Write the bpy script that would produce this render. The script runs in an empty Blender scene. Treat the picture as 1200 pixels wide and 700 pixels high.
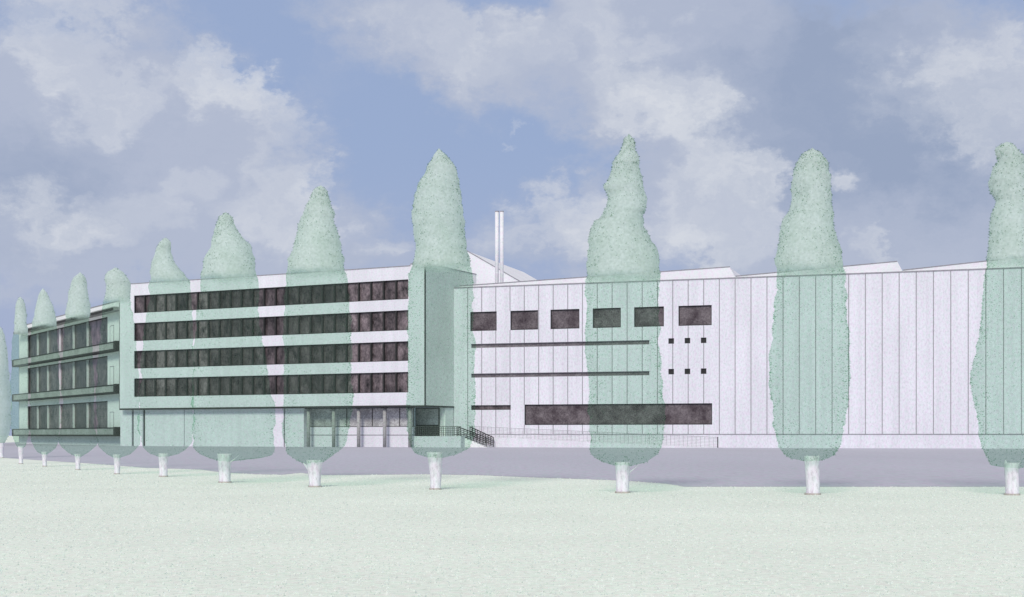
import bpy, bmesh, math, random
from mathutils import Vector, noise
random.seed(11)

# ------------------------------------------------------------------ basics
sc = bpy.context.scene
COL = sc.collection
R = math.radians
F = 1600.0            # focal length, in units of a 1200-wide picture
CX, HZ = 600.0, 510.0 # principal column and horizon row of the photograph
EYE = 1.5             # eye height, metres

def ground(X, Y):
    d = EYE * F / (Y - HZ)
    return ((X - CX) / F * d, d)

class Frame:
    """A building's own axes: +X along the facade to the right, +Y into the building."""
    def __init__(self, X, d, vp):
        self.o = Vector(((X - CX) / F * d, d))
        a = math.atan2(F, CX - vp)
        self.u = Vector((math.cos(a), -math.sin(a)))
        self.v = Vector((math.sin(a), math.cos(a)))
        self.rot = -a
    def S(self, X, t=0.0):
        k = (X - CX) / F
        o = self.o + self.v * t
        return (k * o.y - o.x) / (self.u.x - k * self.u.y)
    def depth(self, X, t=0.0):
        return (self.o + self.v * t + self.u * self.S(X, t)).y
    def Z(self, X, Y, t=0.0):
        return EYE + (HZ - Y) * self.depth(X, t) / F
    def pt(self, X, Y, t=0.0):
        return self.S(X, t), self.Z(X, Y, t)

# ------------------------------------------------------------------ materials
def new_mat(name):
    m = bpy.data.materials.new(name); m.use_nodes = True
    nt = m.node_tree
    for n in list(nt.nodes): nt.nodes.remove(n)
    out = nt.nodes.new('ShaderNodeOutputMaterial')
    return m, nt, out

def N(nt, typ, **kw):
    n = nt.nodes.new(typ)
    for k, v in kw.items(): setattr(n, k, v)
    return n

def ramp(nt, fac, stops):
    r = N(nt, 'ShaderNodeValToRGB')
    e = r.color_ramp.elements
    while len(e) < len(stops): e.new(0.5)
    for i, (p, c) in enumerate(stops):
        e[i].position = p; e[i].color = (c[0], c[1], c[2], 1)
    nt.links.new(fac, r.inputs['Fac'])
    return r.outputs['Color']

def mixc(nt, a, b, fac, mode='MIX'):
    m = N(nt, 'ShaderNodeMix', data_type='RGBA', blend_type=mode)
    def put(sock, v):
        if isinstance(v, (tuple, list)): sock.default_value = (*v[:3], 1)
        elif isinstance(v, (int, float)): sock.default_value = v
        else: nt.links.new(v, sock)
    put(m.inputs['Factor'], fac); put(m.inputs['A'], a); put(m.inputs['B'], b)
    return m.outputs['Result']

def speckled(name, base, grain=0.10, size=6.0, blotch=0.05, bsize=0.25, rough=0.85, stretch=(1, 1, 1),
             spec=0.2, bump=0.0, streak=0.0, tint=(1.0, 0.94, 0.98), tint2=(0.94, 1.0, 0.96)):
    """matt surface with a fine coloured grain and faint large blotches"""
    m, nt, out = new_mat(name)
    tc = N(nt, 'ShaderNodeTexCoord'); mp = N(nt, 'ShaderNodeMapping')
    mp.inputs['Scale'].default_value = stretch
    nt.links.new(tc.outputs['Object'], mp.inputs['Vector'])
    n1 = N(nt, 'ShaderNodeTexNoise'); n1.inputs['Scale'].default_value = size; n1.inputs['Detail'].default_value = 4
    n1.inputs['Roughness'].default_value = 0.8
    n2 = N(nt, 'ShaderNodeTexNoise'); n2.inputs['Scale'].default_value = bsize; n2.inputs['Detail'].default_value = 5
    n3 = N(nt, 'ShaderNodeTexNoise'); n3.inputs['Scale'].default_value = size * 0.7; n3.inputs['Detail'].default_value = 2
    for n in (n1, n2, n3): nt.links.new(mp.outputs['Vector'], n.inputs['Vector'])
    g = ramp(nt, n1.outputs['Fac'], [(0.28, (1 - 2.2 * grain,) * 3), (0.5, (1, 1, 1)), (0.72, (1 + grain,) * 3)])
    b = ramp(nt, n2.outputs['Fac'], [(0.3, (1 - blotch,) * 3), (0.7, (1 + blotch * .6,) * 3)])
    t = ramp(nt, n3.outputs['Fac'], [(0.35, tint), (0.5, (1, 1, 1)), (0.65, tint2)])
    if streak:
        m2 = N(nt, 'ShaderNodeMapping'); m2.inputs['Scale'].default_value = (1, 1, .06); nt.links.new(tc.outputs['Object'], m2.inputs['Vector'])
        n4 = N(nt, 'ShaderNodeTexNoise'); n4.inputs['Scale'].default_value = 1.1; n4.inputs['Detail'].default_value = 5; nt.links.new(m2.outputs['Vector'], n4.inputs['Vector'])
        g = mixc(nt, g, ramp(nt, n4.outputs['Fac'], [(.32, (1 - streak,) * 3), (.55, (1, 1, 1)), (.75, (1 + streak * .4,) * 3)]), 1.0, 'MULTIPLY')
    c = mixc(nt, base, g, 1.0, 'MULTIPLY'); c = mixc(nt, c, b, 1.0, 'MULTIPLY'); c = mixc(nt, c, t, 1.0, 'MULTIPLY')
    p = N(nt, 'ShaderNodeBsdfPrincipled')
    p.inputs['Roughness'].default_value = rough
    p.inputs['Specular IOR Level'].default_value = spec
    nt.links.new(c, p.inputs['Base Color'])
    if bump:
        bp = N(nt, 'ShaderNodeBump'); bp.inputs['Strength'].default_value = bump; bp.inputs['Distance'].default_value = 0.02
        nt.links.new(n1.outputs['Fac'], bp.inputs['Height']); nt.links.new(bp.outputs['Normal'], p.inputs['Normal'])
    nt.links.new(p.outputs['BSDF'], out.inputs['Surface'])
    return m

M = {}
M['panel'] = speckled('white_cladding_panel', (0.80, 0.79, 0.85), grain=0.10, size=5.0, blotch=0.05, bsize=0.18, stretch=(1, 1, .6), streak=.08)
M['render'] = speckled('white_render', (0.80, 0.79, 0.84), grain=0.08, size=5.0, blotch=0.06, bsize=0.15, streak=.06)
M['white'] = speckled('bright_white_render', (0.90, 0.90, 0.91), grain=0.05, size=5.0, blotch=0.05, bsize=0.15)
M['side'] = speckled('lightened_render', (0.83, 0.84, 0.83), grain=0.10, size=4.0, blotch=0.14, bsize=0.12)  # white render, lightened to make up for the tower side's missing sun
M['roof'] = speckled('pale_roofing', (0.84, 0.83, 0.87), grain=0.04, size=4.0)
M['joint'] = speckled('panel_joint_grey', (0.34, 0.33, 0.36), grain=0.15, size=3.0)
M['ink'] = speckled('dark_trim', (0.045, 0.045, 0.045), grain=0.2, size=4.0)
M['grey'] = speckled('grey_concrete', (0.40, 0.41, 0.40), grain=0.2, size=5.0, blotch=0.2, bsize=.5)
M['column'] = speckled('column_concrete', (0.42, 0.42, 0.41), grain=0.2, size=5.0)
M['rail'] = speckled('dark_rail_metal', (0.10, 0.10, 0.10), grain=0.1, size=5.0)
M['thinrail'] = speckled('grey_rail_metal', (0.45, 0.44, 0.47), grain=0.1, size=5.0)
M['flue'] = speckled('white_flue_metal', (0.84, 0.83, 0.86), grain=0.04, size=3.0)
M['bark'] = speckled('white_bark', (0.80, 0.77, 0.83), grain=0.16, size=14.0, blotch=0.12, bsize=3.0, stretch=(1, 1, .4), bump=.3)
M['barkfoot'] = speckled('dark_bark_foot', (0.50, 0.46, 0.43), grain=0.2, size=14.0)
M['lawn'] = speckled('pale_lawn', (0.85, 0.905, 0.815), grain=0.10, size=9.0, blotch=0.05, bsize=0.22, bump=0.0,
                     tint=(1.0, 0.95, 0.97), tint2=(0.95, 1.0, 0.97))
M['road'] = speckled('pale_road', (0.515, 0.51, 0.585), grain=0.08, size=4.0, blotch=0.05, bsize=0.1, stretch=(1, .25, 1))

def glass(name, lo, hi, size, stretch, rough=0.35, vary=False):
    m, nt, out = new_mat(name)
    tc = N(nt, 'ShaderNodeTexCoord'); mp = N(nt, 'ShaderNodeMapping'); mp.inputs['Scale'].default_value = stretch
    nt.links.new(tc.outputs['Object'], mp.inputs['Vector'])
    n1 = N(nt, 'ShaderNodeTexNoise'); n1.inputs['Scale'].default_value = size; n1.inputs['Detail'].default_value = 5
    n1.inputs['Roughness'].default_value = .7
    n2 = N(nt, 'ShaderNodeTexNoise'); n2.inputs['Scale'].default_value = 6.0; n2.inputs['Detail'].default_value = 3
    for n in (n1, n2): nt.links.new(mp.outputs['Vector'], n.inputs['Vector'])
    c = ramp(nt, n1.outputs['Fac'], [(0.30, lo), (0.72, hi)])
    g = ramp(nt, n2.outputs['Color'], [(0.3, (.55, .50, .55)), (0.7, (1.4, 1.45, 1.4))])
    c = mixc(nt, c, g, 1.0, 'MULTIPLY')
    ge = N(nt, 'ShaderNodeNewGeometry')
    pv = ramp(nt, ge.outputs['Random Per Island'], [(0, (.6, .6, .6)), (.6, (1, 1, 1)), (1, (1.7, 1.7, 1.7))])
    c = mixc(nt, c, pv, 1.0 if vary else 0.0, 'MULTIPLY')
    p = N(nt, 'ShaderNodeBsdfPrincipled'); p.inputs['Roughness'].default_value = rough
    p.inputs['Specular IOR Level'].default_value = .35
    nt.links.new(c, p.inputs['Base Color']); nt.links.new(p.outputs['BSDF'], out.inputs['Surface'])
    return m
M['glass'] = glass('dark_window_glass', (0.006, 0.005, 0.005), (0.20, 0.160, 0.170), 1.0, (1, 1, .6), vary=True)
M['glasswarm'] = glass('dark_brown_window_glass', (0.03, 0.016, 0.022), (0.22, 0.19, 0.20), .5, (1, 1, 1))
M['lobbyglass'] = glass('grey_lobby_glass', (0.28, 0.28, 0.28), (0.66, 0.65, 0.65), .35, (1, 1, 1))
M['slit'] = glass('grey_slit_glass', (0.12, 0.10, 0.11), (0.24, 0.22, 0.23), .7, (1, 1, 1))

def blade_mat():
    m, nt, out = new_mat('pale_grass_blade')
    gi = N(nt, 'ShaderNodeTexCoord')
    wn_ = N(nt, 'ShaderNodeTexWhiteNoise'); 
    ob = N(nt, 'ShaderNodeNewGeometry'); nt.links.new(ob.outputs['Random Per Island'], wn_.inputs['Vector'])
    c = ramp(nt, wn_.outputs['Value'], [(0.0, (.82, .89, .81)), (.5, (.90, .95, .89)), (1.0, (.93, .94, .90))])
    d = N(nt, 'ShaderNodeBsdfDiffuse'); t = N(nt, 'ShaderNodeBsdfTranslucent'); x = N(nt, 'ShaderNodeMixShader'); x.inputs[0].default_value = .45
    nt.links.new(c, d.inputs['Color']); nt.links.new(c, t.inputs['Color'])
    nt.links.new(d.outputs[0], x.inputs[1]); nt.links.new(t.outputs[0], x.inputs[2]); nt.links.new(x.outputs[0], out.inputs['Surface'])
    return m
M['blade'] = blade_mat()

def crown_mat(name, tint, colour, lo, hi):
    """thin translucent pale leaf wash: green light comes through it; denser where the foliage is denser"""
    m, nt, out = new_mat(name)
    tc = N(nt, 'ShaderNodeTexCoord')
    n1 = N(nt, 'ShaderNodeTexNoise'); n1.inputs['Scale'].default_value = 1.6; n1.inputs['Detail'].default_value = 6
    n1.inputs['Roughness'].default_value = .75
    n2 = N(nt, 'ShaderNodeTexNoise'); n2.inputs['Scale'].default_value = 14; n2.inputs['Detail'].default_value = 3
    nt.links.new(tc.outputs['Object'], n1.inputs['Vector']); nt.links.new(tc.outputs['Object'], n2.inputs['Vector'])
    c = ramp(nt, n1.outputs['Fac'], [(0.3, tuple(x * .86 for x in colour)), (0.7, tuple(min(.95, x * 1.08) for x in colour))])
    g = ramp(nt, n2.outputs['Fac'], [(0.3, (.84, .86, .84)), (0.7, (1.07, 1.06, 1.07))])
    c = mixc(nt, c, g, 1.0, 'MULTIPLY')
    tr = N(nt, 'ShaderNodeBsdfTransparent')
    tcol = mixc(nt, tint, g, 0.25, 'MULTIPLY'); nt.links.new(tcol, tr.inputs['Color'])
    df = N(nt, 'ShaderNodeBsdfDiffuse'); tl = N(nt, 'ShaderNodeBsdfTranslucent')
    nt.links.new(c, df.inputs['Color']); nt.links.new(c, tl.inputs['Color'])
    leaf = N(nt, 'ShaderNodeMixShader'); leaf.inputs[0].default_value = .5
    nt.links.new(df.outputs[0], leaf.inputs[1]); nt.links.new(tl.outputs[0], leaf.inputs[2])
    at = N(nt, 'ShaderNodeAttribute', attribute_name='foliage')
    mr = N(nt, 'ShaderNodeMapRange'); mr.inputs['To Min'].default_value = lo; mr.inputs['To Max'].default_value = hi
    nt.links.new(at.outputs['Fac'], mr.inputs['Value'])
    mx = N(nt, 'ShaderNodeMixShader')
    nt.links.new(mr.outputs['Result'], mx.inputs[0]); nt.links.new(tr.outputs[0], mx.inputs[1]); nt.links.new(leaf.outputs[0], mx.inputs[2])
    nt.links.new(mx.outputs[0], out.inputs['Surface'])
    return m
M['crown'] = crown_mat('translucent_poplar_foliage', (0.81, 0.915, 0.85), (0.83, 0.94, 0.88), 0.025, 0.80)
M['leaf'] = crown_mat('poplar_leaf', (0.74, 0.85, 0.77), (0.44, 0.58, 0.48), 0.08, 0.42)

# ------------------------------------------------------------------ mesh helpers
class MB:
    def __init__(self): self.v, self.f = [], []
    def quad(self, a, b, c, d):
        n = len(self.v); self.v += [a, b, c, d]; self.f.append((n, n + 1, n + 2, n + 3))
    def box(self, x0, x1, y0, y1, z0, z1):
        n = len(self.v)
        self.v += [(x, y, z) for z in (z0, z1) for y in (y0, y1) for x in (x0, x1)]
        for f in ((0, 2, 3, 1), (4, 5, 7, 6), (0, 1, 5, 4), (2, 6, 7, 3), (0, 4, 6, 2), (1, 3, 7, 5)):
            self.f.append(tuple(n + i for i in f))
        return self
    def prism(self, poly, y0, y1):
        """polygon in (x, z), extruded along y"""
        n, k = len(self.v), len(poly)
        self.v += [(x, y0, z) for x, z in poly] + [(x, y1, z) for x, z in poly]
        self.f.append(tuple(n + i for i in range(k))); self.f.append(tuple(n + k + i for i in reversed(range(k))))
        for i in range(k):
            j = (i + 1) % k
            self.f.append((n + i, n + k + i, n + k + j, n + j))
        return self
    def bar(self, a, b, r, k=8):
        a, b = Vector(a), Vector(b); d = (b - a).normalized()
        p = d.cross(Vector((0, 0, 1)) if abs(d.z) < .9 else Vector((1, 0, 0))).normalized(); q = d.cross(p)
        n = len(self.v)
        for c in (a, b):
            for i in range(k):
                t = 2 * math.pi * i / k
                self.v.append(tuple(c + p * r * math.cos(t) + q * r * math.sin(t)))
        for i in range(k):
            j = (i + 1) % k
            self.f.append((n + i, n + j, n + k + j, n + k + i))
        self.f.append(tuple(n + i for i in reversed(range(k)))); self.f.append(tuple(n + k + i for i in range(k)))
        return self
    def wall(self, x0, x1, z0, z1, y, holes, reveal):
        """a front face with openings and the reveals of the openings"""
        xs = sorted({x0, x1, *[h[0] for h in holes], *[h[1] for h in holes]})
        zs = sorted({z0, z1, *[h[2] for h in holes], *[h[3] for h in holes]})
        for i in range(len(xs) - 1):
            for j in range(len(zs) - 1):
                mx, mz = (xs[i] + xs[i + 1]) / 2, (zs[j] + zs[j + 1]) / 2
                if any(h[0] < mx < h[1] and h[2] < mz < h[3] for h in holes): continue
                self.quad((xs[i], y, zs[j]), (xs[i + 1], y, zs[j]), (xs[i + 1], y, zs[j + 1]), (xs[i], y, zs[j + 1]))
        for a, b, c, d in holes:
            e = y + reveal
            self.quad((a, y, c), (a, e, c), (a, e, d), (a, y, d)); self.quad((b, y, c), (b, y, d), (b, e, d), (b, e, c))
            self.quad((a, y, c), (b, y, c), (b, e, c), (a, e, c)); self.quad((a, y, d), (a, e, d), (b, e, d), (b, y, d))
        return self
    def frame(self, x0, x1, z0, z1, y0, y1, w):
        self.box(x0, x0 + w, y0, y1, z0, z1); self.box(x1 - w, x1, y0, y1, z0, z1)
        self.box(x0 + w, x1 - w, y0, y1, z0, z0 + w); self.box(x0 + w, x1 - w, y0, y1, z1 - w, z1)
        return self
    def build(self, name, mat, parent=None, smooth=False):
        me = bpy.data.meshes.new(name); me.from_pydata(self.v, [], self.f); me.update()
        me.materials.append(mat)
        if smooth: me.shade_smooth()
        o = bpy.data.objects.new(name, me); COL.objects.link(o)
        if parent is not None: o.parent = parent
        return o

def tag(o, label=None, cat=None, group=None, kind=None):
    if label: o['label'] = label
    if cat: o['category'] = cat
    if group: o['group'] = group
    if kind: o['kind'] = kind
    return o

def thing(name, label, cat, loc=(0, 0, 0), rz=0, group=None):
    o = bpy.data.objects.new(name, None); COL.objects.link(o)
    o.empty_display_size = .3
    o.location = loc; o.rotation_euler = (0, 0, rz)
    return tag(o, label, cat, group)

# ------------------------------------------------------------------ ground and road
g = MB()
G = 40
for i in range(G):
    for j in range(G):
        a, b = -3000 + 6000 * i / G, -3000 + 6000 * (i + 1) / G
        c, d = -3000 + 6000 * j / G, -3000 + 6000 * (j + 1) / G
        g.quad((a, c, 0), (b, c, 0), (b, d, 0), (a, d, 0))
tag(g.build('lawn', M['lawn']), kind='structure')

# short pale grass
import numpy as np
rng = np.random.default_rng(5)
NB = 110000
gd = 8.0 + 62.0 * rng.random(NB) ** 2.2
gxs = (rng.random(NB) - .5) * (gd * .95 + 8)
h_ = rng.uniform(.006, .017, NB) * (1 + gd / 45); w_ = rng.uniform(.006, .013, NB) * (1 + gd / 30)
an = rng.uniform(0, math.pi * 2, NB); le = rng.normal(0, .5, (NB, 2)) * h_[:, None]
vv = np.zeros((NB, 3, 3))
base = np.stack([gxs, gd, np.zeros(NB)], 1)
dirw = np.stack([np.cos(an), np.sin(an), np.zeros(NB)], 1) * w_[:, None]
vv[:, 0] = base - dirw; vv[:, 1] = base + dirw; vv[:, 2] = base + np.concatenate([le, h_[:, None]], 1)
GRASS = vv

edge_px = [(-300, 531.5), (-120, 534.0), (0, 536.5), (30, 538.5), (60, 540.5), (100, 543.0), (140, 546.0), (170, 548.5), (205, 549.5), (235, 550.5),
           (262, 554.0), (300, 556.0), (330, 556.6), (352, 554.4), (378, 557.0), (440, 556.5), (500, 556.0), (560, 557.0), (620, 559.5),
           (680, 561.5), (740, 564.0), (780, 567.0), (802, 570.6)]
pts = [ground(*p) for p in edge_px]
fine = []
for (x0, y0), (x1, y1) in zip(pts, pts[1:]):
    n = 10
    for k in range(n):
        t = k / n
        w = .10 * noise.noise(Vector((x0 + (x1 - x0) * t, y0 + (y1 - y0) * t, 3)) * 1.7)
        fine.append((x0 + (x1 - x0) * t, y0 + (y1 - y0) * t + w))
fine.append(pts[-1])
for k in range(1, 60): fine.append((pts[-1][0] + k * 2.0, pts[-1][1] + .02 * noise.noise(Vector((k * 1.3, 5, 1)))))
ex = np.array([p[0] for p in fine]); ey = np.array([p[1] for p in fine])
o_ = np.argsort(ex)
keep = GRASS[:, 0, 1] < np.interp(GRASS[:, 0, 0], ex[o_], ey[o_]) - .05
GV = GRASS[keep].reshape(-1, 3); ng = len(GV) // 3
me = bpy.data.meshes.new('grass')
me.vertices.add(ng * 3); me.vertices.foreach_set('co', GV.ravel())
me.loops.add(ng * 3); me.loops.foreach_set('vertex_index', np.arange(ng * 3, dtype=np.int32))
me.polygons.add(ng); me.polygons.foreach_set('loop_start', np.arange(ng, dtype=np.int32) * 3)
me.update(calc_edges=True); me.validate()
me.materials.append(M['blade'])
go = bpy.data.objects.new('grass', me); COL.objects.link(go)
tag(go, 'short pale green grass covering the ground before the road', 'grass', kind='stuff')
rm = MB(); far = 420.0
n = len(fine)
rm.v = [(x, y, .004) for x, y in fine] + [(x * 1.2 + (-60 if i < 20 else 0), far, .004) for i, (x, y) in enumerate(fine)]
rm.f = [(i, i + 1, n + i + 1, n + i) for i in range(n - 1)]
tag(rm.build('road', M['road']), kind='structure')

# ------------------------------------------------------------------ production hall (right)
H = Frame(532, 171.0, -4300)
hx0, hx1 = H.S(532), H.S(1330)
htop = H.Z(845, 326)
loc = (H.o.x, H.o.y, 0)
hall = thing('factory_hall', 'long white factory hall clad in tall vertical panels', 'factory', loc, H.rot)
plinth_z = H.Z(1000, 508.6)

windows = []    # (x0, x1, z0, z1, kind)
zt, zb = H.Z(700, 361.5), H.Z(700, 384.5)
for a, b in ((551, 582), (598, 630.5), (645, 679), (694.5, 727.5), (743, 778), (795, 834)):
    windows.append((H.S(a), H.S(b), zb, zt, 'square'))
for top, bot in ((401.0, 406.0), (436.5, 441.5)):
    windows.append((H.S(552), H.S(761), H.Z(655, bot), H.Z(655, top), 'slit'))
windows.append((H.S(552), H.S(598.5), H.Z(575, 480.5), H.Z(575, 475), 'darkslit'))
windows.append((H.S(614.5), H.S(834.5), H.Z(725, 498), H.Z(725, 473.5), 'long'))
for y in (399.5, 435.5):
    for x in (786.5, 805.5, 824.5):
        windows.append((H.S(x - 3.3), H.S(x + 3.3), H.Z(800, y + 3.2), H.Z(800, y - 3.2), 'small'))
RV = .35
w = MB()
w.wall(hx0, hx1, 0, htop, 0, [q[:4] for q in windows], RV)
w.quad((hx0, 0, 0), (hx0, 0, htop), (hx0, 45, htop), (hx0, 45, 0)); w.quad((hx1, 0, 0), (hx1, 45, 0), (hx1, 45, htop), (hx1, 0, htop))
w.quad((hx0, 45, 0), (hx0, 45, htop), (hx1, 45, htop), (hx1, 45, 0)); w.quad((hx0, 0, htop), (hx1, 0, htop), (hx1, 45, htop), (hx0, 45, htop))
w.build('wall', M['panel'], hall)
for a, b, c, d, kd in windows:
    if kd == 'small':
        f = MB().box(a, b, RV - .18, RV + .05, c, d).build('window', M['ink'], hall)
        continue
    fm = {'square': M['ink'], 'slit': M['joint'], 'darkslit': M['ink'], 'long': M['ink']}[kd]
    fw = .10 if kd in ('square', 'long') else .06
    f = MB().frame(a, b, c, d, RV - .16, RV - .02, fw).build('window', fm, hall)
    gm = {'square': M['glasswarm'], 'slit': M['slit'], 'darkslit': M['glass'], 'long': M['glasswarm']}[kd]
    MB().box(a, b, RV - .06, RV + .02, c, d).build('pane', gm, f)
# joints between the panels
mod = (H.S(1197) - H.S(843)) / 18
s0 = H.S(843)
for k in range(-18, 26):
    s = s0 + k * mod
    if s < hx0 + .3 or s > hx1 - .2: continue
    cuts = sorted((q[2], q[3]) for q in windows if q[0] - .05 < s < q[1] + .05)
    z = plinth_z
    for c, d in cuts:
        if c > z: MB().box(s - .045, s + .045, -.03, .01, z, c).build('panel_joint', M['joint'], hall)
        z = max(z, d)
    MB().box(s - .045, s + .045, -.03, .01, z, htop - .12).build('panel_joint', M['joint'], hall)
MB().box(hx0, hx1, -.045, .012, plinth_z - .10, plinth_z).build('plinth_line', M['joint'], hall)
MB().box(hx0, hx1, -.05, .3, htop - .12, htop + .03).build('coping', M['joint'], hall)
# saw-tooth roofs
def zpar(X): return H.Z(X, 0, 0)
teeth = [(500, 855, 313.2, 862), (862, 1051.5, 306.8, 1058), (1058, 1250, 296.0, 1257)]
for a, b, ytop, c in teeth:
    t0 = .5
    poly = [(H.S(a, t0), htop + .035), (H.S(c, t0), htop + .035), (H.S(b, t0), H.Z(b, ytop, t0))]
    if a == 500: poly[0] = (hx0 + .5, htop + .035); poly.append((hx0 + .5, htop + .2))
    if a > 800: poly.append((poly[0][0], htop + .18))
    rf = MB().prism(poly, t0, 42).build('roof', M['roof'], hall)
    # thin flashing along the front edge
    p0, p1 = (poly[3] if len(poly) == 4 else poly[0]), poly[2]
    fl = MB()
    fl.prism([(p0[0], p0[1] + .005), (p1[0], p1[1] + .005), (p1[0], p1[1] + .09), (p0[0], p0[1] + .09)], t0 - .06, t0 + .25)
    fl.build('flashing', M['joint'], rf)
# big gable behind the tower
t0 = 14.0
ap = H.pt(545.5, 293.5, t0); rt = H.pt(614, 333, t0); lf = H.pt(470, 314.6, t0); ll = H.pt(400, 334, t0)
gb = MB().prism([(ll[0], htop - 2.0), (rt[0], htop - 2.0), (rt[0], rt[1]), ap, (lf[0], lf[1]), (ll[0], ll[1])], t0, 40).build('roof', M['roof'], hall)
for p, q in ((lf, ap), (ap, rt)):
    fl = MB().prism([(p[0], p[1] + .005), (q[0], q[1] + .005), (q[0], q[1] + .11), (p[0], p[1] + .11)], t0 - .06, t0 + .25)
    fl.build('flashing', M['joint'], gb)
# the twin flues
for xa in (582.3, 588.0):
    t0 = 3.0
    s, zt_ = H.pt(xa, 248.5, t0)
    r = .235
    f = MB().bar((s, t0, htop - .05), (s, t0, zt_), r, 20).build('chimney', M['flue'], hall, True)
    bpy_mod = f.data
    MB().bar((s, t0, zt_ + .005), (s, t0, zt_ + .10), r * 1.12, 20).build('cap', M['joint'], f)
    for k in range(1, 5):
        zz = htop + (zt_ - htop) * k / 5
        MB().bar((s, t0, zz), (s, t0, zz + .07), r * 1.05, 20).build('collar', M['roof'], f)

# ------------------------------------------------------------------ office block (centre)
O = Frame(498, 164.7, -2580)
TF = 0.0
ox0, ox1 = O.S(140), 0.0
otop = O.Z(498, 309); obot = O.Z(498, 475.3)
OD = 13.0
SD = 7.3      # visible side length
office = thing('office_building', 'four storey white office block with dark ribbon windows on columns', 'office block', (O.o.x, O.o.y, 0), O.rot)
rows = ((327.5, 350.5), (363.5, 387), (400, 423), (436, 460))
r0, r1 = O.S(157), O.S(478.5)
holes = [(r0, r1, O.Z(478, b), O.Z(478, t)) for t, b in rows]
ztower = otop; zmain = O.Z(478, 312.2)
w = MB()
xt = O.S(481)
w.wall(ox0, xt, obot, zmain, 0, holes, .4)
w.wall(xt, 0, obot, ztower, 0, [], .4)
w.quad((xt, 0, zmain), (xt, 0, ztower), (xt, OD, ztower), (xt, OD, zmain))
w.quad((ox0, 0, zmain), (xt, 0, zmain), (xt, OD, zmain), (ox0, OD, zmain)); w.quad((xt, 0, ztower), (0, 0, ztower), (0, OD, ztower), (xt, OD, ztower))
w.quad((ox0, 0, obot), (ox0, OD, obot), (0, OD, obot), (0, 0, obot))
w.quad((ox0, 0, obot), (ox0, 0, zmain), (ox0, OD, zmain), (ox0, OD, obot)); w.quad((ox0, OD, obot), (0, OD, obot), (0, OD, ztower), (ox0, OD, ztower))
w.build('wall', M['render'], office)
MB().box(0.0, .06, .005, OD, obot + .003, ztower - .003).build('side_wall', M['side'], office)
MB().box(ox0 - .03, xt - .01, -.05, .3, zmain, zmain + .10).build('coping', M['joint'], office)
cp = MB().box(xt, .09, -.05, .25, ztower + .002, ztower + .12); cp.box(-.2, .09, .25, OD, ztower + .002, ztower + .12)
cp.build('coping', M['joint'], office)
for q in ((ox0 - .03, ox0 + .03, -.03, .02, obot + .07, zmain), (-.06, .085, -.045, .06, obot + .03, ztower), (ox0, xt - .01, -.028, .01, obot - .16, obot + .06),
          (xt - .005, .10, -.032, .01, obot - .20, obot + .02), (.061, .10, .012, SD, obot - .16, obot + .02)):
    MB().box(*q).build('edge_and_shade_line', M['ink'], office)  # dark edge lines; the low strips stand in for shade under the overhang
n_pane = 24
for a, b, c, d in holes:
    fr = MB().frame(a, b, c, d, .12, .30, .07)
    pw = (b - a) / n_pane
    for k in range(1, n_pane):
        fr.box(a + k * pw - .09, a + k * pw + .09, .02, .34, c + .07, d - .07)
    f = fr.build('ribbon_window', M['ink'], office)
    pm = MB()
    for k in range(n_pane):
        pm.box(a + k * pw + .09, a + (k + 1) * pw - .09, .32 + random.uniform(0, .02), .39, c + .06, d - .06)
    pm.build('pane', M['glass'], f)
# ground storey
t1 = .9
def gx(X, t=t1): return O.S(X, t)
gw = MB()
zt1 = obot - .17
for a, b in ((141, 154.3), (156.6, 167.2), (170, 215.6), (216.3, 332.3)):
    MB().box(gx(a), gx(b), t1, t1 + .5, 0, zt1).build('base_wall', M['render'], office)
MB().box(gx(333.3), gx(355.5), t1 + .1, t1 + 4, 0, zt1).build('base_wall', M['render'], office)
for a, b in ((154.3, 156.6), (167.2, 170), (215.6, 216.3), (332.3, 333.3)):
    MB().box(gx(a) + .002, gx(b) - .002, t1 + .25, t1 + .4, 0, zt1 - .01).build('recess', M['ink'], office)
# lobby: glazing over a pale dado and plinth
t2 = 2.0
lx0, lx1 = O.S(356, t2), O.S(485, t2)
zd, zp = O.Z(430, 500.5, t2), O.Z(430, 510.0, t2)
lb = MB().box(lx0, lx1, t2, t2 + .3, 0, zd).build('lobby_dado', M['render'], office)
MB().box(lx0, lx1, t2 - .02, t2 + .01, zp - .06, zp + .05).build('dado_rail', M['joint'], lb)
lf_ = MB().frame(lx0, lx1, zd, zt1, t2 + .02, t2 + .2, .08)
for X in (389, 406, 421, 436, 452, 468): lf_.box(O.S(X, t2) - .04, O.S(X, t2) + .04, t2 + .02, t2 + .2, zd + .08, zt1 - .08)
f = lf_.build('lobby_window', M['rail'], office)
MB().box(lx0, lx1, t2 + .10, t2 + .16, zd, zt1).build('pane', M['lobbyglass'], f)
for X in (361.5, 391, 420.3, 450.8, 480.5):
    t3 = .75
    s = O.S(X, t3)
    c = MB()
    c.bar((s, t3, 0), (s, t3, zt1), .22, 20)
    col = c.build('column', M['column'], office, True)
    MB().box(s - .32, s + .32, t3 - .32, t3 + .32, zt1 - .10, zt1 + .0).build('capital', M['ink'], col)
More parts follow.
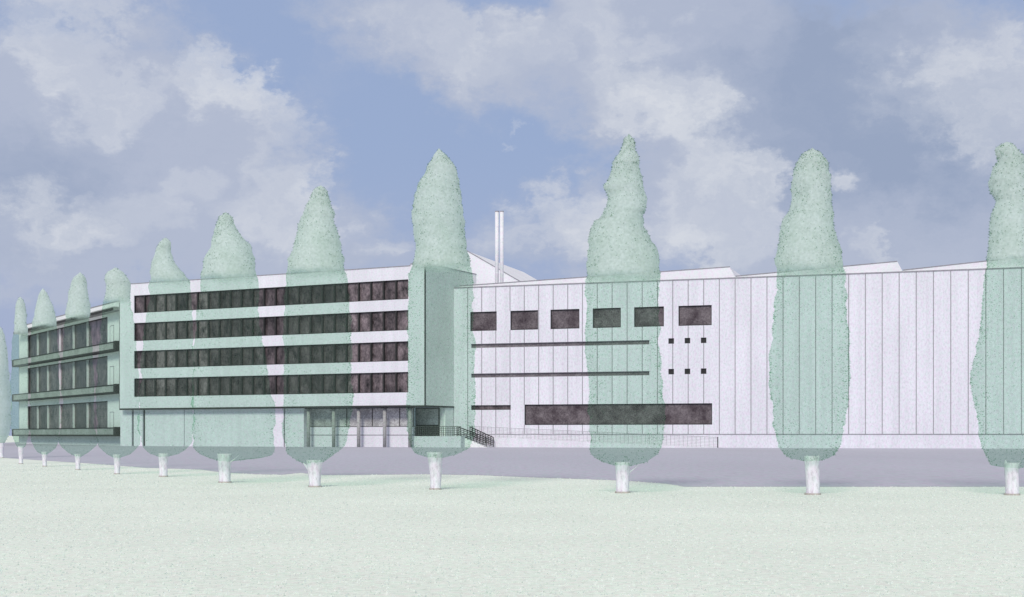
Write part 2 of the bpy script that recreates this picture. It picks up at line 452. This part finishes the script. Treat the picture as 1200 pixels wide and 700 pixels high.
# porch under the tower
t4 = 4.4
px0, px1 = O.S(485, t4), -.25
MB().box(px0, px1, t4 + .3, t4 + .6, 0, zt1).build('porch_wall', M['side'], office)
MB().box(-.32, -.02, t4 + .605, OD, 0, zt1).build('porch_wall', M['side'], office)
pz0 = 1.42
pa, pb = O.S(486, t4), O.S(514, t4)
f = MB().frame(pa, pb, pz0, zt1 - .05, t4 + .12, t4 + .28, .10).build('porch_door', M['ink'], office)
MB().box(pa + .1, pb - .1, t4 + .18, t4 + .24, O.Z(500, 498, t4), zt1 - .15).build('pane', M['lobbyglass'], f)
MB().box(pa + .1, pb - .1, t4 + .16, t4 + .25, pz0 + .1, O.Z(500, 498, t4)).build('panel', M['ink'], f)

# ------------------------------------------------------------------ terrace, stairs and ramp by the entrance
terr = thing('entrance_terrace', 'raised white entrance terrace with a dark railing under the tower corner', 'terrace', (O.o.x, O.o.y, 0), O.rot)
tz = 1.36
ta, tb = O.S(484.5, 1.6), O.S(540, 1.6)
MB().box(ta, tb, 1.6, t4 + .25, 0, tz).build('platform', M['render'], terr)
def railing(mb, p, q, h, rails, posts, r=.025):
    p, q = Vector(p), Vector(q)
    for k in range(rails):
        zz = h * (k + 1) / rails
        mb.bar(p + Vector((0, 0, zz)), q + Vector((0, 0, zz)), r * (1.5 if k == rails - 1 else .8), 6)
    for k in range(posts + 1):
        a = p.lerp(q, k / posts)
        mb.bar(a, a + Vector((0, 0, h)), r, 6)
mb = MB(); railing(mb, (ta + .05, 1.7, tz), (tb - .05, 1.7, tz), 1.15, 5, 22, .028)
mb.build('railing', M['rail'], terr)

st = thing('entrance_stairs', 'short white stair with black handrails between terrace and ramp', 'stairs', (H.o.x, H.o.y, 0), H.rot)
sa, sb = H.S(541, -4.6), H.S(572, -4.6)
mb = MB(); ns = 8
for k in range(ns):
    mb.box(sa + (sb - sa) * k / ns, sa + (sb - sa) * (k + 1) / ns, -5.0, -3.0, 0, tz * (1 - (k + .5) / ns))
mb.build('steps', M['side'], st)
for y, dx in ((-4.95, -.4), (-3.05, .5)):
    mb = MB(); railing(mb, (sa + dx, y, tz), (sb + dx * .3, y, .05), 1.15, 5, 9, .045)
    mb.build('handrail', M['ink'], st)

rp = thing('access_ramp', 'long white ramp with a fine grey railing along the factory hall', 'ramp', (H.o.x, H.o.y, 0), H.rot)
tr0 = -2.4
ra, rb = H.S(553, tr0), H.S(841, tr0)
MB().prism([(ra, 0), (rb, 0), (rb, .03), (ra, tz)], tr0, -.08).build('ramp_slab', M['render'], rp)
mb = MB(); railing(mb, (ra, tr0 + .08, tz), (rb, tr0 + .08, .03), 1.2, 7, 60, .022)
mb.build('railing', M['thinrail'], rp)
MB().bar((rb, tr0 + .08, .03), (rb, tr0 + .08, 1.28), .06, 8).build('end_post', M['ink'], rp)
MB().bar((ra, tr0 + .08, tz), (ra, tr0 + .08, tz + 1.3), .06, 8).build('end_post', M['ink'], rp)

# ------------------------------------------------------------------ balcony wing (left)
W = Frame(138.5, 191.0, -468)
wing = thing('balcony_wing', 'three storey white wing with long grey balconies and overhanging roof', 'building', (W.o.x, W.o.y, 0), W.rot)
wx0, wx1 = W.S(22.5), W.S(141)
wtop = W.Z(138, 353.5)
wr = [(371.3, 403.0), (417.0, 453.0), (470.0, 506.0)]
xs_px = [32, 43, 55, 69, 85, 101.3, 126]
bx = [W.S(x) for x in xs_px]
holes = [(bx[0], bx[-1], W.Z(126, b), W.Z(126, t)) for t, b in wr]
w = MB(); WD = 12
w.wall(wx0, wx1, 0, wtop, 0, holes, .4)
w.quad((wx0, 0, 0), (wx0, 0, wtop), (wx0, WD, wtop), (wx0, WD, 0)); w.quad((wx1, 0, 0), (wx1, WD, 0), (wx1, WD, wtop), (wx1, 0, wtop))
w.quad((wx0, WD, 0), (wx0, WD, wtop), (wx1, WD, wtop), (wx1, WD, 0)); w.quad((wx0, 0, wtop), (wx1, 0, wtop), (wx1, WD, wtop), (wx0, WD, wtop))
w.build('wall', M['white'], wing)
tr = MB().box(wx0 - .03, wx0 + .05, -.04, .02, 0, wtop); tr.build('edge_and_shade_line', M['joint'], wing)
MB().box(wx0 - .1, wx1, -.05, .3, wtop + .002, wtop + .14).build('coping', M['joint'], wing)
# overhanging roof slab
t0 = -1.3
ca, cb = W.S(16, t0), W.S(132.5, t0)
zc = W.Z(132.5, 361.5, t0)
cn = MB().box(ca, cb, t0, -.005, zc - .22, zc + .25).build('canopy', M['grey'], wing)
MB().box(ca - .02, cb + .02, t0 - .04, t0 + .02, zc - .26, zc + .10).build('canopy_edge', M['ink'], cn)
for (a, b, c, d) in holes:
    fr = MB().frame(a, b, c, d, .14, .32, .10)
    f = fr.build('ribbon_window', M['ink'], wing)
    for k in range(1, 6):
        x = bx[k]
        MB().box(x - .07, x + .07, .05, .34, c + .1, d - .1).build('mullion', M['flue'], f)
    pm = MB()
    for k in range(6):
        pm.box(bx[k] + .05, bx[k + 1] - .05, .345, .39, c + .02, d - .02)
    pm.build('pane', M['glass'], f)
tb_ = -1.2
yb = [(400.5, 411.0), (451.0, 461.5), (501.5, 512.0)]
for (yt, y2), (a, b, c, d) in zip(yb, holes):
    zl = W.Z(135, y2, tb_); zh = W.Z(135, yt, tb_)
    ba, bb = W.S(14, tb_), W.S(135.5, tb_)
    sl = MB().box(ba, bb, tb_, -.004, zl + .06, zl + .30).build('balcony', M['ink'], wing)
    MB().box(ba + .9, bb - 1.0, tb_ + .03, tb_ + .15, zl + .30, zh - .08).build('parapet', M['grey'], sl)
    MB().box(ba + .9, bb - 1.0, tb_ - .02, tb_ + .20, zh - .08, zh + .06).build('top_rail', M['ink'], sl)
    mb = MB()
    mb.box(ba, ba + .9, tb_ - .02, -.2, zl + .30, zh + .05)
    mb.build('end_block', M['ink'], sl)
    mb = MB(); mb.box(bb - 1.0, bb, tb_ - .02, -.2, zl + .30, zh + .12)
    mb.build('end_block', M['ink'], sl)
    # the narrow door beside the windows
    dx0, dx1 = W.S(129.2), W.S(133.6)
    f = MB().frame(dx0, dx1, zl + .31, d - (d - c) * .36, -.05, .01, .09).build('balcony_door', M['joint'], wing)
    MB().box(dx0 + .09, dx1 - .09, -.03, .005, zl + .32, d - (d - c) * .36 - .09).build('panel', M['white'], f)

# ------------------------------------------------------------------ poplars
def interp(prof, y):
    for (y0, a0, b0), (y1, a1, b1) in zip(prof, prof[1:]):
        if y0 <= y <= y1:
            t = (y - y0) / (y1 - y0)
            return a0 + (a1 - a0) * t, b0 + (b1 - b0) * t
    return prof[-1][1:] if y > prof[-1][0] else prof[0][1:]

def poplar(tx, ybase, ytrunk, tw_top, tw_bot, dense_y, prof, label, nleaf, limb=None, floor_=0.0):
    gx_, gy_ = ground(tx, ybase)
    k = gy_ / F
    root = thing('poplar_tree', label, 'tree', (gx_, gy_, 0), 0, 'poplars in a curving row beside the road')
    zof = lambda y: EYE + (HZ - y) * k
    seed = Vector((tx * .37, ybase * .11, 7))
    y0, y1 = prof[0][0], prof[-1][0]
    rings = max(40, int((y1 - y0) / 4)); seg = 44
    V, Fc, dens = [], [], []
    def dn(z):
        zz = zof(dense_y)
        t = (z - zz) / .22 + .5
        return max(floor_, min(1.0, t))
    for i in range(rings + 1):
        q = i / rings
        y = y0 + (y1 - y0) * (q ** 1.0)
        a, b = interp(prof, y)
        jig = min(2.2, (b - a) * .06)
        a += jig * noise.noise(Vector((y * .11, 3.1, tx))) + jig * .5 * noise.noise(Vector((y * .31, 1.1, tx)))
        b += jig * noise.noise(Vector((y * .11, 8.4, tx))) + jig * .5 * noise.noise(Vector((y * .31, 6.2, tx)))
        cx, rx = ((a + b) / 2 - tx) * k, (b - a) / 2 * k
        z = zof(y)
        if i == 0 or i == rings: rx *= .55
        for j in range(seg):
            th = 2 * math.pi * j / seg
            dx, dy = math.cos(th), math.sin(th)
            p = Vector((dx * rx, dy * rx, z))
            lump = noise.noise(p * 1.3 + seed) * .12 + noise.noise(p * 3.2 + seed) * .10 + noise.noise(p * 8 + seed) * .04
            ry = rx * (.88 + .12 * noise.noise(Vector((0, 0, z * .8)) + seed))
            e = 1 + lump * (min(1.0, .25 / max(rx, .05)) + .25)
            V.append((cx + dx * rx * e, dy * ry * e, z + .05 * noise.noise(p * 3 + seed)))
            dens.append(dn(z + .06 * noise.noise(p * 5)))
    for i in range(rings):
        for j in range(seg):
            j2 = (j + 1) % seg
            Fc.append((i * seg + j, (i + 1) * seg + j, (i + 1) * seg + j2, i * seg + j2))
    # closed tip and underside
    for i, up in ((0, .06), (rings, -.05)):
        c = Vector((0, 0, 0))
        for j in range(seg): c += Vector(V[i * seg + j])
        c /= seg
        V.append((c.x, c.y, c.z + up)); dens.append(dn(c.z)); ci = len(V) - 1
        for j in range(seg):
            j2 = (j + 1) % seg
            Fc.append((ci, i * seg + j, i * seg + j2) if i == 0 else (ci, i * seg + j2, i * seg + j))
    mats = [0] * len(Fc)
    # leaves standing off the outside of the crown, in drifts
    quads = [f for f in Fc if len(f) == 4]
    made = 0; tries = 0; nshell = len(V)
    nleaf = int(nleaf * (1.7 if k < .03 else .9))
    while made < nleaf and tries < nleaf * 12:
        tries += 1
        f = random.choice(quads)
        u_, v_ = random.random(), random.random()
        A, B, C, D = (Vector(V[i]) for i in f)
        p = A.lerp(B, u_).lerp(D.lerp(C, u_), v_)
        if noise.noise(p * 2.2 + seed) + .5 * random.uniform(-1, 1) < -.15: continue
        nrm = (B - A).cross(D - A)
        if nrm.length < 1e-9: continue
        nrm.normalize()
        if nrm.dot(p - Vector((A.x * .0 + 0, 0, p.z))) < 0: nrm = -nrm
        s = random.uniform(.016, .040) * (1 if k < .03 else k / .03)
        # leaves stand out from the crown like bristles, so they gather along its outline
        d1 = (nrm + Vector((random.gauss(0, 1), random.gauss(0, 1), random.gauss(0, 1))) * .10).normalized()
        d2 = d1.cross(Vector((random.gauss(0, 1), random.gauss(0, 1), random.gauss(0, 1)))).normalized()
        p = p + nrm * random.uniform(-.03, .005)
        n_ = len(V)
        for q in (p - d1 * s * .3, p + d2 * s * .55 + d1 * s * .4, p + d1 * s * 1.4, p - d2 * s * .55 + d1 * s * .4):
            V.append(tuple(q)); dens.append(dn(q.z))
        Fc.append((n_, n_ + 1, n_ + 2, n_ + 3)); mats.append(1)
        made += 1
    me = bpy.data.meshes.new('crown'); me.from_pydata(V, [], Fc); me.update()
    me.materials.append(M['crown']); me.materials.append(M['leaf'])
    me.polygons.foreach_set('material_index', mats); me.shade_smooth()
    at = me.attributes.new('foliage', 'FLOAT', 'POINT'); at.data.foreach_set('value', dens)
    # foliage is lit as one soft mass: even, outward normals
    zc_, hh = (zof(y0) + zof(y1)) / 2, (zof(y0) - zof(y1)) / 2
    nr = []
    for i, q in enumerate(V):
        a, b = interp(prof, HZ - (q[2] - EYE) / k)
        n_ = Vector((q[0] - ((a + b) / 2 - tx) * k, q[1], 0))
        n_ = n_.normalized() if n_.length > 1e-6 else Vector((0, 0, 1))
        nr.append(tuple((n_ + Vector((0, 0, .9 * ((q[2] - zc_) / hh) ** 3 + .1))).normalized()))
    me.normals_split_custom_set_from_vertices(nr)
    o = bpy.data.objects.new('crown', me); COL.objects.link(o); o.parent = root
    MB().bar((0, 0, .0), (0, 0, .045), tw_bot / 2 * k * 1.22, 16).build('root_collar', M['barkfoot'], root)
    # trunk: tapered, flared into the crown, with root flare
    tb = MB(); ztop = zof(ytrunk) + .14; sg = 18; rr = 16
    for i in range(rr + 1):
        q = i / rr; z = -.03 + (ztop + .03) * q
        r = (tw_bot + (tw_top - tw_bot) * q ** 1.8) / 2 * k * (1 + .12 * math.exp(-q * 14))
        for j in range(sg):
            th = 2 * math.pi * j / sg
            e = 1 + .07 * noise.noise(Vector((math.cos(th), math.sin(th), z * 2.5)) * 1.6 + seed)
            tb.v.append((r * e * math.cos(th) + .03 * noise.noise(Vector((0, z * 1.5, 2)) + seed), r * e * math.sin(th), z))
    for i in range(rr):
        for j in range(sg):
            j2 = (j + 1) % sg
            tb.f.append((i * sg + j, i * sg + j2, (i + 1) * sg + j2, (i + 1) * sg + j))
    tb.f.append(tuple(rr * sg + j for j in range(sg)))
    t = tb.build('trunk', M['bark'], root, True)
    for lx in (limb or ()):
        lb_ = MB(); a = Vector((0, 0, ztop - .34)); b = Vector((lx[0] * k, lx[2] * k if len(lx) > 2 else 0, zof(lx[1])))
        n_ = 6
        for i in range(n_ + 1):
            q = i / n_
            c = a.lerp(b, q) + Vector((0, 0, -.05 * math.sin(math.pi * q))); r = (.075 - .055 * q) * tw_bot * k / .28
            for j in range(10):
                th = 2 * math.pi * j / 10
                lb_.v.append((c.x + r * math.cos(th) * .6, c.y + r * math.sin(th) * .8, c.z + r * math.cos(th) * .8))
        for i in range(n_):
            for j in range(10):
                j2 = (j + 1) % 10
                lb_.f.append((i * 10 + j, i * 10 + j2, (i + 1) * 10 + j2, (i + 1) * 10 + j))
        lb_.f.append(tuple(n_ * 10 + j for j in range(10)))
        lb_.build('limb', M['bark'], t, True)
    return root

poplar(1186, 580.5, 549, 17, 15, 306, [(169, 1169, 1190), (173, 1167, 1191), (180, 1168, 1195), (190, 1171, 1203), (203, 1163, 1204),
    (213, 1160, 1205), (225, 1162, 1206), (235, 1167, 1207), (250, 1163, 1208), (262, 1161, 1209), (275, 1162, 1211), (290, 1159, 1212),
    (305, 1157, 1214), (325, 1156, 1217), (400, 1147, 1223), (440, 1140, 1226), (470, 1144, 1225), (509, 1149, 1222), (525, 1152, 1218), (535, 1157, 1214),
    (545, 1162, 1210), (549, 1173, 1200)],
    'large pale poplar with a blunt top, cut by the frame beside the hall', 2600, [(9, 541), (-8, 540)])
poplar(952.3, 580, 541, 18, 16, 317, [(175, 946, 958), (180, 941, 962), (190, 934, 970), (200, 931, 971), (215, 928, 972), (230, 929, 974), (245, 927, 975), (258, 918, 977), (265, 915, 978),
    (285, 913, 981), (300, 911, 985), (320, 911, 988), (340, 910, 990), (360, 908, 990), (400, 905, 995), (440, 902, 995), (480, 906, 992), (510, 909, 986),
    (525, 914, 982), (535, 923, 975), (541, 938, 963)],
    'broad pale poplar before the windowless half of the factory hall', 2600, [(7, 533), (-7, 534)])
poplar(729.5, 578, 548, 18, 15, 325, [(158.5, 734, 740), (163, 731, 743), (170, 730, 745), (176, 726, 744), (183, 720, 748), (190, 719, 750), (196, 717, 748), (207, 713, 751), (220, 708, 753),
    (228, 710, 755), (236, 711, 757), (246, 709, 755), (255, 705, 755), (258, 698, 755), (266, 693, 754), (275, 690, 758), (283, 689, 763), (290, 692, 768), (298, 690, 772),
    (310, 690, 773), (325, 688, 773), (350, 687, 772), (400, 686, 772), (430, 688, 774), (455, 690, 777), (490, 691, 777), (515, 692, 776), (527, 692, 774),
    (535, 694, 769), (541, 703, 759), (546, 716, 745)],
    'tallest poplar, its tip a narrow point, before the hall windows', 2600, [(20, 543.5)])
poplar(510, 574, 536, 19, 12, 313, [(176, 511, 518), (182, 507, 523), (188, 505, 528), (195, 503, 533), (206, 497, 537), (217, 490, 538), (228, 486, 540), (246, 483, 543),
    (260, 483, 545), (274, 486, 545), (286, 488, 546), (303, 485, 547), (315, 481, 550), (331, 479, 553), (400, 478, 555), (460, 477, 557), (500, 478, 556), (515, 479, 553),
    (525, 482, 549), (532, 489, 540), (537, 498, 521)],
    'tall pale poplar standing before the office tower corner and entrance terrace', 2300, [(-6, 530), (8, 530)])
poplar(369, 571, 545, 20, 13, 319, [(220, 369, 383), (226, 367, 384), (238, 361, 388), (250, 356, 391), (265, 350, 393), (271, 349, 395), (285, 345, 398), (300, 342, 402), (310, 339, 403),
    (318, 337, 405), (326, 336, 407), (350, 334, 409), (400, 333, 411), (470, 332, 413), (500, 332, 410), (515, 333, 406), (525, 336, 400), (533, 339, 391), (541, 350, 380), (545, 358, 377)],
    'pale poplar with a flat cut top before the left end of the lobby columns', 2000, [(-13, 543), (9, 541)])
poplar(263.5, 566, 537, 17, 13, 326, [(250, 260, 269), (255, 257, 272), (260, 255, 273), (268, 252, 277), (275, 250, 281), (285, 248, 292), (290, 246, 293), (300, 241, 296), (310, 240, 299),
    (325, 237, 301), (345, 235, 302), (380, 229, 304), (435, 227, 313), (465, 226.5, 318), (500, 226.5, 321), (525, 227, 321), (533, 236, 318), (538, 246, 303), (541, 254, 275)],
    'pale poplar with a pointed top before the middle of the ribbon windows', 1800, [(18, 532)])
poplar(191.5, 559, 536, 12, 9, 330, [(280, 189, 200), (285, 186, 201), (295, 183, 200), (305, 180, 203), (315, 178, 210), (320, 178, 216), (328, 177, 221), (345, 176, 224), (400, 168, 225.5),
    (450, 165, 226.5), (500, 163.5, 226.5), (522, 166, 223), (530, 172, 214), (536, 184, 199)],
    'poplar with a lopsided crown, one shoulder low, before the first ribbon windows', 1200)
poplar(137, 556, 537, 9, 6, 352, [(315, 131, 139), (318, 127, 143), (325, 123, 149), (333, 126, 152), (345, 124, 153), (354, 121, 154), (400, 118, 159), (450, 114, 162), (500, 114, 162.5),
    (522, 116, 163), (531, 123, 155), (537, 132, 142)],
    'round topped poplar where the balcony wing meets the office block', 900)
poplar(91.5, 551, 536, 8, 5, 371, [(321, 91, 97), (325, 87, 100), (332, 84, 101), (342, 81, 103), (352, 80, 104), (366, 78, 105), (400, 75, 107), (450, 73, 110), (500, 73, 110),
    (519, 70, 114), (528, 78, 106), (535, 87, 97)],
    'slender round topped poplar before the middle of the balcony wing', 700)
poplar(52.5, 547, 533, 7, 4.5, 381, [(339, 48, 53), (346, 46, 57), (356, 43, 61), (365, 41, 63), (375, 39, 66), (400, 36, 67), (450, 36, 69), (500, 36, 69), (517, 37, 68), (526, 41, 64),
    (533, 47, 57)],
    'small poplar with a sloping peak before the far half of the balconies', 600)
poplar(24.5, 544, 526, 7, 4.5, 390, [(349, 21, 27), (356, 19, 29), (370, 18, 31), (385, 17, 32), (400, 15, 33), (450, 13, 33), (500, 13, 33), (513, 15, 32), (521, 18, 31), (526, 21, 28)],
    'narrow finger shaped poplar at the far end of the balconies', 500, None, .10)
poplar(2, 537, 521, 6, 4.5, 430, [(383, -5, 2), (392, -9, 5), (405, -12, 7), (420, -14, 9), (450, -15, 11), (490, -15, 13), (505, -12, 12), (514, -8, 8), (521, -1, 5)],
    'farthest and smallest poplar, half out of the frame beyond the wing', 400, None, .8)

# ------------------------------------------------------------------ sky
SUN_DIR = Vector((-.20, -.78, .58)).normalized()     # towards the sun: behind the viewer's left shoulder
elev = math.asin(SUN_DIR.z); az = math.atan2(SUN_DIR.x, SUN_DIR.y)
world = bpy.data.worlds.new('World'); sc.world = world; world.use_nodes = True
nt = world.node_tree
for n_ in list(nt.nodes): nt.nodes.remove(n_)
out = N(nt, 'ShaderNodeOutputWorld'); bg = N(nt, 'ShaderNodeBackground')
EXPO = .5; STRENGTH = .08
bg.inputs['Strength'].default_value = STRENGTH
KL = 1 / (STRENGTH * 2 ** EXPO)
def lin(r, g_, b):
    return tuple((((c / 255 + .055) / 1.055) ** 2.4) * KL for c in (r, g_, b))
nt.links.new(bg.outputs[0], out.inputs['Surface'])
sky = N(nt, 'ShaderNodeTexSky', sky_type='NISHITA', sun_disc=False)
sky.sun_elevation = elev; sky.sun_rotation = az
tc = N(nt, 'ShaderNodeTexCoord')
def vmath(op, a, b=None):
    n = N(nt, 'ShaderNodeVectorMath', operation=op)
    nt.links.new(a, n.inputs[0])
    if b is not None:
        if isinstance(b, (tuple, Vector)): n.inputs[1].default_value = b
        else: nt.links.new(b, n.inputs[1])
    return n
def math_(op, a, b=None, clamp=False):
    n = N(nt, 'ShaderNodeMath', operation=op); n.use_clamp = clamp
    for i, q in enumerate((a, b)):
        if q is None: continue
        if isinstance(q, (int, float)): n.inputs[i].default_value = q
        else: nt.links.new(q, n.inputs[i])
    return n.outputs[0]
STR = 1.5     # clouds are wider than tall
flat = vmath('NORMALIZE', vmath('MULTIPLY', tc.outputs['Generated'], (1, 1, STR)).outputs[0]).outputs[0]
wn = N(nt, 'ShaderNodeTexNoise'); wn.inputs['Scale'].default_value = 11; wn.inputs['Detail'].default_value = 9; wn.inputs['Roughness'].default_value = .64
nt.links.new(flat, wn.inputs['Vector'])
off = vmath('SCALE', vmath('SUBTRACT', wn.outputs['Color'], (.5, .5, .5)).outputs[0]); off.inputs['Scale'].default_value = .21
warp = vmath('NORMALIZE', vmath('ADD', flat, off.outputs[0]).outputs[0]).outputs[0]
def blob(X, Y, rad):
    d = Vector((X - CX, F, (HZ - Y) * STR)).normalized()
    r = rad / F
    dt = vmath('DISTANCE', warp, d).outputs['Value']
    mr = N(nt, 'ShaderNodeMapRange', interpolation_type='SMOOTHSTEP')
    mr.inputs['From Min'].default_value = r; mr.inputs['From Max'].default_value = r * .10
    mr.inputs['To Min'].default_value = 0; mr.inputs['To Max'].default_value = 1
    nt.links.new(dt, mr.inputs['Value'])
    return mr.outputs['Result']
def total(blobs):
    acc = None
    for X, Y, r, a in blobs:
        b = math_('MULTIPLY', blob(X, Y, r), a)
        acc = b if acc is None else math_('ADD', acc, b)
    return acc
# veil of thin cloud (how much blue is left) and bright puffs
veil = total([(60, 60, 210, .9), (140, 130, 170, .75), (300, 150, 150, .8), (60, 210, 240, .75), (170, 260, 220, .8), (330, 275, 170, .8), (40, 290, 170, .7),
              (470, 25, 160, .85), (580, 80, 150, .8), (770, 60, 200, .9), (820, 150, 180, .9), (960, 90, 260, .95), (1130, 110, 260, .95), (1000, 220, 240, .8),
              (830, 265, 190, .95), (660, 270, 140, .9), (490, 290, 150, .65), (1080, 290, 200, .8), (1190, 230, 170, .6), (700, 10, 120, .8), (240, 40, 90, .3)])
puff = total([(90, 55, 105, .75), (150, 110, 85, 1.1), (40, 20, 120, .65), (268, 95, 75, .9), (320, 145, 100, .85), (130, 250, 100, .75), (218, 205, 50, .7), (195, 240, 90, .5), (40, 272, 120, .75),
              (322, 245, 105, 1.05), (490, 20, 150, .6), (580, 75, 120, .6), (700, 30, 110, .8), (760, 110, 110, .8), (810, 160, 110, .7), (1110, 95, 170, .5), (1180, 90, 130, .55),
              (880, 240, 135, 1.0), (800, 268, 125, .9), (655, 262, 100, 1.0), (450, 275, 70, .55), (1165, 165, 80, .5), (1065, 298, 60, .7), (930, 225, 90, .6), (1010, 30, 90, .3), (615, 165, 25, .5), (60, 130, 120, .4), (560, 275, 70, .4)])
fn = N(nt, 'ShaderNodeTexNoise'); fn.inputs['Scale'].default_value = 22; fn.inputs['Detail'].default_value = 8; fn.inputs['Roughness'].default_value = .68
nt.links.new(warp, fn.inputs['Vector'])
fn2 = N(nt, 'ShaderNodeTexNoise'); fn2.inputs['Scale'].default_value = 3.2; fn2.inputs['Detail'].default_value = 5
nt.links.new(flat, fn2.inputs['Vector'])
vsum = math_('ADD', math_('ADD', veil, math_('MULTIPLY', math_('SUBTRACT', fn.outputs['Fac'], .5), .6)), math_('MULTIPLY', math_('SUBTRACT', fn2.outputs['Fac'], .45), .5))
def smooth(v, a, b):
    m = N(nt, 'ShaderNodeMapRange', interpolation_type='SMOOTHSTEP'); m.inputs['From Min'].default_value = a; m.inputs['From Max'].default_value = b
    nt.links.new(v, m.inputs['Value']); return m.outputs['Result']
vfac = smooth(vsum, .22, 1.0)
pmod = math_('ADD', puff, math_('MULTIPLY', math_('SUBTRACT', fn.outputs['Fac'], .52), 1.1))
fn3 = N(nt, 'ShaderNodeTexNoise'); fn3.inputs['Scale'].default_value = 9; fn3.inputs['Detail'].default_value = 7; fn3.inputs['Roughness'].default_value = .62
nt.links.new(warp, fn3.inputs['Vector'])
body = math_('ADD', .32, math_('MULTIPLY', smooth(fn3.outputs['Fac'], .38, .66), .68))
pfac = math_('MULTIPLY', math_('MULTIPLY', smooth(pmod, .26, 1.0), body), math_('MULTIPLY', puff, 2.0, True), True)
blue = mixc(nt, sky.outputs['Color'], lin(153, 171, 206), .93)
# air gets paler and more lilac towards the horizon
sep = N(nt, 'ShaderNodeSeparateXYZ'); nt.links.new(tc.outputs['Generated'], sep.inputs[0])
hz = N(nt, 'ShaderNodeMapRange', interpolation_type='SMOOTHSTEP'); hz.inputs['From Min'].default_value = .22; hz.inputs['From Max'].default_value = .05
nt.links.new(sep.outputs['Z'], hz.inputs['Value'])
blue = mixc(nt, blue, lin(170, 178, 206), math_('MULTIPLY', hz.outputs['Result'], .6))
shade = total([(960, 110, 260, .9), (1100, 190, 200, .5), (960, 25, 130, .5), (20, 235, 150, .8), (1040, 200, 90, .3), (100, 170, 100, .3)])
sfac = math_('MULTIPLY', math_('ADD', shade, math_('MULTIPLY', math_('SUBTRACT', fn.outputs['Fac'], .5), .9)), .9, True)
vcol = mixc(nt, lin(178, 187, 208), lin(152, 166, 193), sfac)
c1 = mixc(nt, blue, vcol, vfac)
c2 = mixc(nt, c1, lin(216, 220, 228), math_('MULTIPLY', pfac, .9))
# unseen whiter sky overhead, added to lift and neutralise light on the ground
zn = N(nt, 'ShaderNodeMapRange', interpolation_type='SMOOTHSTEP'); zn.inputs['From Min'].default_value = .36; zn.inputs['From Max'].default_value = .7
nt.links.new(sep.outputs['Z'], zn.inputs['Value'])
c2 = mixc(nt, c2, lin(200, 199, 197), math_('MULTIPLY', zn.outputs['Result'], .9))
nt.links.new(c2, bg.inputs['Color'])

sd = bpy.data.lights.new('sun', 'SUN'); sd.energy = 1.5; sd.angle = R(14); sd.color = (1, .95, .88)
so = bpy.data.objects.new('sun', sd); COL.objects.link(so)
so.rotation_euler = (-SUN_DIR).to_track_quat('-Z', 'Y').to_euler(); so.location = (-60, -60, 80)

# ------------------------------------------------------------------ camera
cd = bpy.data.cameras.new('camera'); cd.sensor_width = 36; cd.lens = 36 * F / 1200
cd.shift_y = (HZ - 350) / 1200; cd.clip_end = 9000; cd.clip_start = .1
co = bpy.data.objects.new('camera', cd); COL.objects.link(co)
co.location = (0, 0, EYE); co.rotation_euler = (R(90), 0, 0)
sc.camera = co

sc.cycles.transparent_max_bounces = 48
sc.cycles.max_bounces = 6
vs = sc.view_settings
vs.view_transform = 'Standard'; vs.look = 'None'; vs.exposure = EXPO; vs.gamma = 1.0; vs.use_curve_mapping = False
